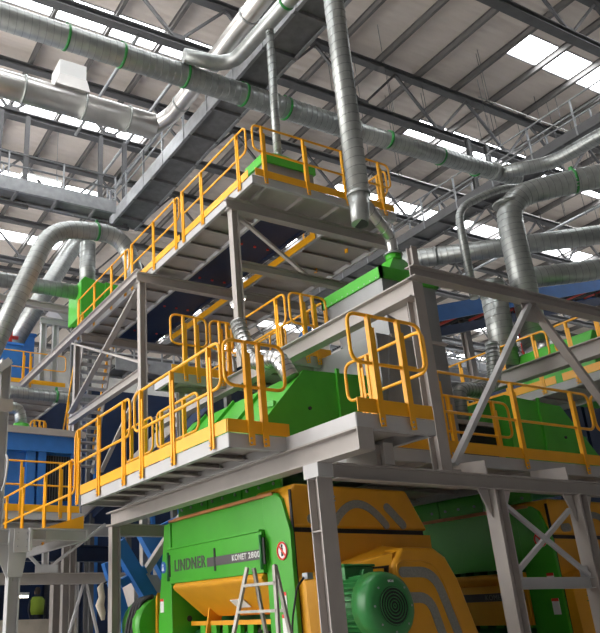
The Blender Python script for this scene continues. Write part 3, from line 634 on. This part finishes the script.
    for k in range(30):
        a = 2*math.pi*k/30; c, s_ = math.cos(a), math.sin(a)
        ob('cooling_fin', MB().obox((mx+c*.31, 6.91, mz+s_*.31), (mx+c*.31, 7.62, mz+s_*.31), .012, .06, (c, 0, s_)), DGRN, mo)
    ob('fan_cover', MB().tube([(mx, 6.62, mz), (mx, 6.635, mz), (mx, 6.68, mz), (mx, 6.76, mz), (mx, 6.89, mz)], [.22, .29, .34, .36, .365], 32), DGRN, t)
    g = ob('fan_grille', MB().cyl((mx, 6.612, mz), (mx, 6.622, mz), .20, 28), BLACK, t)
    for k in range(6):
        ring = [(mx+(.02+.034*k)*math.cos(2*math.pi*i/24), 6.608, mz+(.02+.034*k)*math.sin(2*math.pi*i/24)) for i in range(24)]
        ob('grille_ring', MB().tube(ring, .006, 5, True), DGRN, g)
    for k in range(8): a = math.pi*k/4; ob('cover_screw', MB().cyl((mx+.26*math.cos(a), 6.622, mz+.26*math.sin(a)), (mx+.26*math.cos(a), 6.632, mz+.26*math.sin(a)), .012, 6), ZINC, g)
    ob('terminal_box', MB().box(mx-.15, mx+.28, 7.2, 7.5, 1.94, 2.10).box(mx-.17, mx+.30, 7.18, 7.52, 2.10, 2.13), DGRN, t, .015)
    ob('cable_entry', MB().cyl((mx+.1, 7.12, 2.02), (mx+.1, 7.2, 2.02), .05, 12), DGRN, t)
    ob('end_flange', MB().cyl((mx, 7.64, mz), (mx, 7.7, mz), .36, 28), DGRN, t)
    ob('name_plate', MB().box(mx-.04, mx+.04, 6.625, 6.632, 1.90, 1.925), WHITE, t)
    return t
def fillet2(p): return [(q.x, q.y) for q in fillet([V((a, b, 0)) for a, b in p], .1, 4)]
shredder(0, 'green and yellow shredder in front, under the front platform, lettering on its face')
shredder(4.7, 'green and yellow shredder standing in shade at the right, behind braced columns', True)
# cable on the side of the shredder
t = thing('cable_gland', 'small junction with a thin black cable beside the front column', 'cable', (5.5, 7.6, 1.9))
ob('junction', MB().box(5.48, 5.56, 7.42, 7.52, 1.98, 2.05), ZINC, t)
ob('cable', MB().tube(fillet([(5.46, 7.46, 2.0), (5.38, 7.5, 1.9), (5.3, 7.55, 1.5), (5.28, 7.6, .0)], .15, 5), .012, 6), BLACK, t)

# intake hoods over the shredders
def intake(label, mirror, x0):
    t = thing('intake_hood', label, 'hood', (x0+1.2, 9.4, 3.5))
    sg = -1 if mirror else 1
    pr = [(0, 3.45), (0, 3.65), (1.0, 4.74), (2.35, 4.80), (2.35, 3.45)]
    pr = [(x0+sg*a, b) for a, b in pr]
    ob('shell', MB().prism(pr, 'y', 7.97, 11.2), PGRN, t)
    pl = [(x0+sg*a, b) for a, b in [(0.02, 3.6), (0.0, 3.66), (1.0, 4.76), (1.0, 4.72)]]
    for yy in (8.9, 9.8, 10.7):
        ob('rib', MB().prism([(x0+sg*a, b) for a, b in [(0, 3.65), (-.035, 3.68), (.97, 4.78), (1.0, 4.74)]], 'y', yy-.02, yy+.02), PGRN, t)
    ob('corner_flange', MB().box(x0+sg*1.55, x0+sg*1.6, 7.93, 7.97, 3.5, 4.82), PGRN, t)
    ob('latch', MB().obox((x0+sg*.5, 8.0, 4.22), (x0+sg*.42, 8.25, 4.26), .06, .08), PGRN, t)
    ob('bolt', MB().tube([(x0+sg*1.05, 7.95, 4.2), (x0+sg*1.05, 7.97, 4.2)], .025, 8), DARK, t)
    return t
intake('green sloped intake hood on the front platform below the grey hopper', False, 5.12)
intake('green sloped intake hood behind the right railing', True, 12.45)
duct('silver flexible elbow pipe curving into the green intake hood', [(5.95, 9.3, 5.9), (5.95, 9.02, 5.2), (5.95, 8.7, 5.05), (5.95, 8.3, 5.02), (6.0, 8.08, 4.62)], .125, .16, .09, m=ALU)
duct('dull steel elbow pipe over the right intake hood', [(9.75, 8.6, 4.5), (9.78, 8.6, 5.06), (10.4, 8.6, 5.06), (10.75, 8.6, 5.3), (10.85, 8.6, 6.0)], .12, .25, .08)
t = thing('control_cabinet', 'dark box between the tall column and the right intake hood', 'box', (9.4, 8.4, 3.5))
ob('body', MB().box(9.1, 10.02, 8.2, 9.2, 3.5, 4.3), BLACK, t, .02); ob('lid', MB().box(9.08, 10.05, 8.15, 9.25, 4.3, 4.36), DGREY, t); ob('blue_base', MB().box(9.08, 10.05, 8.15, 8.2, 3.5, 3.62), BLUE, t)

# step ladder in front of the shredder
t = thing('step_ladder', 'aluminium step ladder standing open in front of the shredder face', 'ladder', (4.85, 7.6, 0))
for (a, b) in (((4.9, 7.78, 2.13), (4.55, 8.35, 0)), ((4.9, 7.22, 2.12), (4.55, 6.75, 0)), ((4.95, 7.72, 2.12), (5.3, 7.75, 0)), ((4.95, 7.28, 2.12), (5.3, 7.2, 0))):
    ob('side_rail', MB().obox(a, b, .05, .03, X), LADD, t)
for zz in (1.93, 1.65, 1.37, 1.09, .81, .53, .25):
    f = (2.13-zz)/2.13; ob('rung', MB().obox((4.9-.35*f, 7.78+.57*f, zz), (4.9-.35*f, 7.22-.47*f, zz), .045, .03), LADD, t)
for zz in (1.65, 1.0, .35):
    f = (2.13-zz)/2.13; ob('rear_rung', MB().obox((4.95+.35*f, 7.72, zz), (4.95+.35*f, 7.28-.08*f, zz), .03, .03), LADD, t)

# ================================================================== left side: lower landing, blue enclosure, stairs
t = thing('landing_frame', 'light grey steel landing with short channel beams at the lower left', 'platform', (3.8, 11.6, 2.6))
ob('front_channel', MB().channel((3.42, 11.5, 2.86), (4.3, 11.5, 2.86), .08, .17, .012, Z, 1), LGREY, t)
ob('side_channel', MB().channel((3.42, 11.5, 2.80), (3.42, 13.4, 2.80), .08, .24, .012, Z, 1), LGREY, t)
ob('end_plate', MB().box(4.29, 4.33, 11.42, 11.6, 2.8, 2.95), LGREY, t); ob('end_plate', MB().box(3.38, 3.42, 11.42, 11.6, 2.62, 2.95), LGREY, t)
ob('post_plate', MB().box(3.64, 3.73, 11.47, 11.49, 2.76, 2.95), LGREY, t)
ob('deck_plate', MB().box(3.42, 4.3, 11.5, 16.4, 2.93, 2.96), DGREY, t)
ob('side_channel', MB().channel((4.3, 11.5, 2.86), (4.3, 16.4, 2.86), .08, .17, .012, Z, -1), LGREY, t)
ob('toe_plate', MB().prism([(3.62, 2.96), (4.28, 2.96), (4.28, 3.17)], 'y', 11.55, 11.56), YEL, t)
railing('yellow railing descending level along the lower left landing', (4.22, 16.3), (4.22, 11.8), 3.02, (-1, 0), [.35, 1.55, 2.95, 4.3], False)
t = thing('landing_column', 'light grey column with a flared head at the left picture edge', 'column', (3.2, 11.5, 0))
ob('shaft', MB().ibeam((3.21, 11.64, 0), (3.21, 11.64, 2.95), .18, .18, .016, X), LGREY, t)
ob('flared_head', MB().prism([(3.10, 2.25), (3.32, 2.25), (3.38, 2.6), (3.38, 2.95), (3.10, 2.95)], 'y', 11.54, 11.56), LGREY, t)
ob('web_plate', MB().box(3.2, 3.22, 11.56, 11.75, 2.2, 2.95), LGREY, t)
ob('side_gusset', MB().prism([(3.12, 2.2), (3.12, 2.72), (2.86, 2.72)], 'y', 11.6, 11.62), LGREY, t)
ob('head_plate', MB().box(3.16, 3.40, 11.48, 11.51, 2.60, 2.93), LGREY, t)
for zz in (2.68, 2.78, 2.88):
    for xx in (3.21, 3.35): ob('bolt', MB().tube([(xx, 11.46, zz), (xx, 11.48, zz)], .013, 6), ZINC, t)
ob('side_beam', MB().ibeam((1.5, 11.6, 2.83), (3.1, 11.6, 2.83), .16, .22, .014), LGREY, t)
t = thing('edge_post', 'pale grey post with a slanted beam at the left picture edge', 'post', (2.93, 11.6, 2.96))
ob('shaft', MB().ibeam((2.93, 11.7, 2.95), (2.93, 11.7, 5.65), .16, .16, .014, X), LGREY, t)
ob('slanted_beam', MB().obox((2.98, 11.65, 5.62), (2.2, 11.65, 4.85), .14, .12), LGREY, t)
ob('cross_plate', MB().box(2.2, 3.05, 11.56, 11.6, 4.75, 4.95), GREY, t)
ob('grab_handle', MB().tube(fillet([(2.95, 11.55, 3.5), (2.95, 11.4, 3.6), (2.98, 11.4, 3.95), (2.98, 11.55, 4.05)], .08, 4), .018, 8), LGREY, t)
# K-frame behind the landing
t = thing('braced_frame', 'grey braced steel frame behind the lower left landing', 'steel frame', (5.3, 16.8, 0))
ob('beam', MB().ibeam((3.0, 16.8, 2.51), (7.4, 16.8, 2.51), .18, .24, .016), GREY, t)
ob('post', MB().ibeam((5.34, 16.8, 2.63), (5.34, 16.8, 3.58), .13, .13, .012, X), LGREY, t)
ob('brace', MB().obox((5.46, 16.8, 2.76), (6.75, 16.8, 3.7), .06, .09, Y), LGREY, t); ob('brace', MB().obox((5.22, 16.8, 2.76), (4.3, 16.8, 3.6), .06, .09, Y), LGREY, t)
ob('gusset_plate', MB().box(5.1, 5.62, 16.74, 16.75, 2.63, 2.8), LGREY, t)
ob('brace', MB().obox((6.24, 16.8, 2.39), (5.5, 16.8, 0), .05, .08, Y), LGREY, t); ob('brace', MB().obox((6.31, 16.8, 2.39), (6.95, 16.8, 0), .05, .08, Y), LGREY, t)
ob('column', MB().ibeam((6.5, 19.4, 0), (6.5, 19.4, 3.6), .28, .28, .02, X), DGREY, t)
# blue enclosure
t = thing('blue_enclosure', 'blue sorting enclosure with a dark mesh window at the left', 'enclosure', (3.5, 17.4, 3.7))
ob('body', MB().box(.6, 6.26, 17.43, 21, 3.94, 5.75), BLUE, t)
ob('roof_edge', MB().channel((.35, 17.2, 5.93), (6.38, 17.2, 5.87), .09, .16, .012, Z, -1), GREY, t)
ob('header', MB().box(.6, 6.26, 17.26, 17.43, 5.4, 5.81), BLUE, t)
for a, b in ((4.97, 5.17), (5.24, 5.43), (6.08, 6.26), (3.74, 3.98)): ob('door_post', MB().box(a, b, 17.29, 17.43, 3.94, 5.4), BLUE, t)
ob('mesh_window', MB().box(5.48, 6.06, 17.38, 17.43, 4.29, 5.34), BLACK, t)
for i in range(9): ob('mesh_bar', MB().box(5.5+.065*i, 5.508+.065*i, 17.36, 17.375, 4.29, 5.34), TRUSS, t)
ob('floor_beam', MB().ibeam((.35, 16.96, 3.58), (7.6, 16.96, 3.58), .22, .26, .016), LGREY, t)
for xx in (1.0, 6.1): ob('leg', MB().ibeam((xx, 17.6, 0), (xx, 17.6, 3.94), .18, .18, .016, X), GREY, t)
deck('narrow grey deck in front of the blue enclosure', .6, 6.1, 16.44, 17.2, 3.88, 'y', .8)
railing('yellow railing in front of the blue enclosure', (3.0, 16.44), (5.97, 16.44), 3.88, (0, -1), [.6, 1.6, 2.5], True, 1.1, .58)
# far upper platform (same level as the top platform)
t = deck('grey platform deck at the far left on the top level', 1.1, 8.2, 23.5, 29.5, 9.0, 'x', .8)
for xx in (2.0, 5.0): ob('leg', MB().ibeam((xx, 26.6, 0), (xx, 26.6, 8.84), .22, .22, .02, X), GREY, t)
railing('yellow railing on the far left platform in front of a blue bin', (2.1, 23.5), (7.95, 23.5), 9.0, (0, -1), [1.1, 3.04, 4.36, 4.6], True)
tag(ob('blue_bin', MB().box(2.1, 6.7, 24.6, 26.2, 9.0, 10.7).box(2.04, 6.76, 24.54, 26.26, 10.7, 10.78), BLUE), 'wide blue bin behind the yellow railing at the far left', 'bin')
tag(ob('blue_bin', MB().box(6.4, 8.1, 27.9, 29.4, 9.0, 12.4).box(6.34, 8.16, 27.84, 29.46, 12.4, 12.5), BLUE), 'taller blue bin standing behind the wide one', 'bin')
t = thing('red_valve_set', 'bright red pipe fittings standing at the left picture edge', 'valve', (6.0, 24.8, 10.78))
for i in range(4):
    ob('pipe', MB().cyl((5.6+.24*i, 24.8, 10.78), (5.6+.24*i, 24.8, 11.4+.14*i), .08, 10), RED, t); ob('hand_wheel', MB().tube([(5.6+.24*i+.12*math.cos(k*math.pi/5), 24.68, 11.35+.14*i+.12*math.sin(k*math.pi/5)) for k in range(10)], .025, 6, True), RED, t)
ob('header_pipe', MB().cyl((5.4, 24.8, 11.05), (6.6, 24.8, 11.05), .07, 10), RED, t)
# grey portal frame
t = thing('portal_frame', 'light grey portal frame standing left of the green filter box', 'steel frame', (8.0, 24.2, 9.0))
for xx in (7.33, 7.77): ob('post', MB().ibeam((xx, 24.2, 9.0), (xx, 24.2, 11.5), .2, .2, .016, X), LGREY, t)
ob('post', MB().ibeam((8.71, 24.2, 0), (8.71, 24.2, 11.5), .2, .2, .016, X), LGREY, t)
ob('top_beam', MB().ibeam((7.2, 24.2, 11.6), (9.1, 24.2, 11.6), .22, .24, .016), LGREY, t)
ob('hopper_cone', MB().hexa([(8.15, 24.3, 11.75), (8.3, 24.3, 11.75), (8.3, 24.45, 11.75), (8.15, 24.45, 11.75), (7.6, 24.1, 12.15), (8.85, 24.1, 12.15), (8.85, 25.0, 12.15), (7.6, 25.0, 12.15)]), LGREY, t)
ob('long_beam', MB().ibeam((1.4, 23.9, 12.2), (9.1, 23.9, 12.0), .22, .24, .016), GREY, t)
# stairs
t = thing('stair_flight', 'grey open-tread stair flight rising to the top platform', 'stairs', (7.1, 20.0, 5.0))
n = 16
for i in range(n):
    f = i/(n-1); ob('tread', MB().box(6.98, 7.84, 19.2+f*1.3-.11, 19.2+f*1.3+.11, 8.9-f*3.1-.045, 8.9-f*3.1), LGREY, t)
for xx in (6.96, 7.86): ob('stringer', MB().obox((xx, 19.1, 8.95), (xx, 20.6, 5.6), .03, .22), GREY, t)
for xx in (6.93, 7.9):
    ob('stair_rail', MB().tube([(xx, 19.1, 9.95), (xx, 20.6, 6.6)], .025, 8), YEL, t)
    for q in (0, .35, .7, 1): ob('stair_post', MB().obox((xx, 19.1+1.5*q, 8.95-3.35*q), (xx, 19.1+1.5*q, 9.95-3.35*q), .06, .02), YEL, t)
railing('small yellow railing loop on the blue enclosure roof', (5.8, 20.0), (6.24, 20.0), 5.76, (0, -1), [.1, .25, .38], False)
# blue machine frame behind the shredder, lower left
t = thing('blue_machine', 'blue inclined machine frame between the left column and the shredder', 'machine', (5.8, 13.2, 0))
ob('side_frame', MB().obox((5.42, 12.9, 2.9), (6.5, 12.9, 1.3), .25, .2, Y), BLUE, t); ob('side_frame', MB().obox((5.4, 13.3, 2.6), (6.0, 13.3, .8), .2, .16, Y), BLUE, t)
ob('cross_frame', MB().obox((5.5, 13.0, 2.2), (6.0, 13.0, 2.45), .14, .14, Y), BLUE, t); ob('leg', MB().box(5.95, 6.15, 13, 13.2, 0, 2.0), BLUE, t)
ob('panel', MB().prism([(6.1, 3.1), (7.0, 3.5), (7.6, 3.5), (7.6, 2.4), (6.6, 2.3)], 'y', 13.4, 13.6), BLUE, t)
ob('grey_chute', MB().box(6.1, 8.2, 13.7, 15, 1.0, 2.4), DGREY, t)
ob('sloped_beam', MB().obox((5.9, 13.1, 2.2), (7.2, 13.1, 3.9), .12, .16, Y), GREY, t)
tag(ob('blue_beam', MB().ibeam((3.6, 19.2, 3.25), (8, 19.2, 3.25), .3, .4, .02), DBLUE), 'dark blue cross beam behind the lower left braced frame', 'beam')
tag(ob('parapet_panel', MB().box(5.6, 8.2, 22.6, 22.75, 0, 1.72).box(5.6, 8.2, 22.57, 22.6, 1.66, 1.72), BEIGE), 'beige low wall far back at the lower left', 'wall panel')
# green motor with hoses at shredder's left
t = thing('drive_motor', 'green drive motor with black hoses at the left side of the shredder', 'motor', (5.55, 11.9, 1.0))
ob('housing', MB().tube([(5.7, 11.6, 1.5), (5.7, 11.75, 1.5), (5.7, 12.3, 1.5)], [.45, .48, .45], 24), GRN, t)
for i in range(4): ob('hose', MB().tube(fillet([(5.5, 11.62, 1.95), (5.36-.02*i, 11.75+.05*i, 1.9), (5.25-.03*i, 11.8+.06*i, 1.4), (5.3, 11.9, .2)], .25, 5), .035, 8), BLACK, t)
tag(ob('yellow_guard', MB().prism([(11.52, 0), (11.66, 0), (11.56, 1.9), (11.5, 2.0)], 'x', 5.52, 6.0), MYEL), 'yellow side guard at the left end of the shredder', 'guard')
t = thing('plastic_sack', 'pale crumpled plastic sack tied behind the left column', 'sack', (4.98, 12.44, 1.9))
ob('sack_body', MB().tube([(4.97, 12.46, 2.2), (4.93, 12.46, 2.12), (4.96, 12.46, 1.98), (4.92, 12.46, 1.85), (4.97, 12.46, 1.72), (4.98, 12.46, 1.62)], [.02, .06, .055, .075, .06, .03], 9), BEIGE, t)
ob('tie', MB().tube([(4.97, 12.46, 2.18), (5.05, 12.44, 2.22)], .012, 6), BLACK, t)
# second left conveyors etc. (background)
# right background: long blue roller conveyor
t = thing('roller_conveyor', 'long blue roller conveyor with red guards behind the vertical ducts', 'conveyor', (16, 14, 9))
for yy in (13.6, 15.0): ob('side_rail', MB().obox((14.5, yy, 8.95), (28, yy, 13.0), .08, .45), BLUE, t)
for i in range(26):
    f = i/25; xx, zz = 14.6+13.2*f, 8.85+3.97*f
    ob('roller', MB().cyl((xx, 13.65, zz), (xx, 14.95, zz), .07, 10), RED if i % 3 == 0 else BLACK, t)
ob('lower_rail', MB().obox((14.5, 13.5, 8.4), (28, 13.5, 12.3), .1, .25), DBLUE, t)
ob('belt', MB().obox((14.5, 14.3, 9.15), (28, 14.3, 13.2), 1.3, .05), BLACK, t)
for xx in (17, 20.5, 24): ob('support', MB().ibeam((xx, 14.3, 0), (xx, 14.3, 9.2+(xx-16)*.3), .2, .2, .02, Y), GREY, t)
cablewalk('galvanised service gangway below the roller conveyor', (15.5, 17.5), (34, 17.5), .8, 8.7, posts=12)
cablewalk('galvanised service gangway visible through the middle platform gap', (9.0, 22), (26, 22), .9, 9.2, posts=16)
tag(ob('orange_pole', MB().cyl((19.0, 14.0, 8.6), (19.0, 14.0, 10.4), .05, 8), RED), 'orange upright pole behind the vertical ducts', 'pole')
deck('far grey platform at the right with yellow gate railings', 14.8, 18.5, 12.6, 13.3, 6.0, 'y', .8)
for k in range(3):
    railing(['small yellow gate railing left of the vertical ducts, first', 'small yellow gate railing left of the vertical ducts, second', 'small yellow gate railing left of the vertical ducts, third'][k], (13.2-.75*k, 12.7), (13.85-.75*k, 12.7), 6.0, (0, -1), [.15, .45], False)
# dark machinery masses far behind
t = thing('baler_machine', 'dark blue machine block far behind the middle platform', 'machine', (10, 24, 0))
ob('body', MB().box(8.9, 20, 24, 28, 0, 7.8), DBLUE, t); ob('low_body', MB().box(6.6, 8.5, 27, 30, 0, 7.8), DBLUE, t); ob('upper_body', MB().box(9.3, 18, 24.5, 27, 7.8, 9.4), DBLUE, t); ob('rear_body', MB().box(8.8, 24, 30, 33, 0, 11), DBLUE, t)  # rear block added to cover the bright far wall and darken the background
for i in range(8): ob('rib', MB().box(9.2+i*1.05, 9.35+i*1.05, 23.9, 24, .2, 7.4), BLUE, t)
t = thing('far_machine', 'dark machine block behind the shredders', 'machine', (10, 15, 0))
ob('body', MB().box(8.3, 15.5, 14.6, 17.5, 0, 3.3), DGREY, t)
for i in range(6): ob('panel', MB().box(8.4+i*1.18, 9.5+i*1.18, 14.5, 14.6, .2, 3.1), DGREY, t)
t = thing('storage_shelter', 'storage bay wall far behind at the lower left, coloured dark for shade', 'storage bay', (2, 26, 0))
ob('back_panel', MB().box(-6, 6.5, 26, 26.3, 0, 5.2), TRUSS, t)  # dark panel colour stands in for shade under the far roofs
for i in range(6): ob('post', MB().box(-5+i*2.2, -4.8+i*2.2, 25.8, 26, 0, 5.2), TRUSS, t)
ob('roof', MB().box(-6, 6.5, 21.3, 26.3, 5.2, 5.35), TRUSS, t)
ob('side_panel', MB().box(-6, -5.8, 21.3, 26.3, 0, 5.2), TRUSS, t)

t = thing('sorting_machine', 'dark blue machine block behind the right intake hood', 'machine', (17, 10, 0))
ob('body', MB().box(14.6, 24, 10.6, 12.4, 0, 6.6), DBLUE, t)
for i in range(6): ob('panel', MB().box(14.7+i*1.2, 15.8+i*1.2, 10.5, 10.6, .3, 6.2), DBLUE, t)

# lamps
def strip_lamp(label, c, L, dirv, m=LAMP):
    c, d = V(c), V(dirv); t = thing('strip_lamp', label, 'lamp', c); ob('housing', MB().obox(c-d*L/2+Z*.05, c+d*L/2+Z*.05, .16, .08), WHITE, t); ob('tube', MB().tube([c-d*L/2*.95, c+d*L/2*.95], .04, 8), m, t); return t
strip_lamp('lit strip lamp glowing low at the left under the braced frame', (6.02, 21.0, 2.3), .45, X)
t = strip_lamp('white strip lamp hanging below the roof at the left', (7.1, 24.5, 17.6), 1.6, X)
for xx in (6.5, 7.7): ob('hanger_wire', MB().tube([(xx, 24.5, 17.68), (xx, 24.5, 20.0)], .01, 5), TRUSS, t)
strip_lamp('lit lamp under the edge of the far left platform', (7.68, 23.42, 8.7), .5, Y)
strip_lamp('lit strip lamp under the top platform beside the dark conveyor', (8.75, 13.6, 8.4), .5, Y)

# worker far back at lower left
def worker():
    t = thing('person', 'person in a hi-vis vest standing behind the low beige wall', 'person', (7.2, 23.3, .85))
    b = bpy.data.meshes.new('body'); o = bpy.data.objects.new('body', b); COL.objects.link(o)
    J = {'pel': (0, 0, .95, .15), 'ab': (0, 0, 1.12, .14), 'ch': (0, 0, 1.36, .16), 'nk': (0, 0, 1.52, .06), 'hd': (0, 0, 1.62, .085), 'ht': (0, 0, 1.74, .08),
         'sl': (-.19, 0, 1.42, .07), 'el': (-.25, .02, 1.14, .05), 'wl': (-.22, -.1, .92, .035), 'hl': (-.21, -.14, .84, .04),
         'sr': (.19, 0, 1.42, .07), 'er': (.25, .02, 1.14, .05), 'wr': (.22, -.1, .92, .035), 'hr': (.21, -.14, .84, .04),
         'kl': (-.1, 0, .5, .075), 'al': (-.1, .02, .09, .05), 'fl': (-.1, -.16, .04, .045), 'kr': (.1, 0, .5, .075), 'ar': (.1, .02, .09, .05), 'fr': (.1, -.16, .04, .045)}
    E_ = [('pel', 'ab'), ('ab', 'ch'), ('ch', 'nk'), ('nk', 'hd'), ('hd', 'ht'), ('ch', 'sl'), ('sl', 'el'), ('el', 'wl'), ('wl', 'hl'), ('ch', 'sr'), ('sr', 'er'), ('er', 'wr'), ('wr', 'hr'), ('pel', 'kl'), ('kl', 'al'), ('al', 'fl'), ('pel', 'kr'), ('kr', 'ar'), ('ar', 'fr')]
    ks = list(J); b.from_pydata([(J[k][0]+7.2, J[k][1]+23.3, J[k][2]+.85) for k in ks], [(ks.index(a), ks.index(c)) for a, c in E_], [])
    o.modifiers.new('skin', 'SKIN'); 
    for i, k in enumerate(ks): b.skin_vertices[0].data[i].radius = (J[k][3], J[k][3]*.8); b.skin_vertices[0].data[i].use_root = (i == 0)
    o.modifiers.new('sub', 'SUBSURF').levels = 1; b.materials.append(CLOTH); put(o, t)
    ob('vest', MB().tube([(7.2, 23.3, 1.85), (7.2, 23.3, 1.98), (7.2, 23.3, 2.25), (7.2, 23.3, 2.35)], [.2, .21, .23, .15], 14), HIVIS, t)
    ob('hair', MB().sphere((7.2, 23.28, 2.52), (.095, .10, .11)), HAIR, t); ob('face', MB().sphere((7.2, 23.36, 2.48), (.08, .08, .10)), SKIN, t)
worker()
tag(ob('work_stage', MB().box(5.8, 8.4, 22.9, 23.85, 0, .85), DGREY), 'low dark stage behind the beige wall', 'stage')
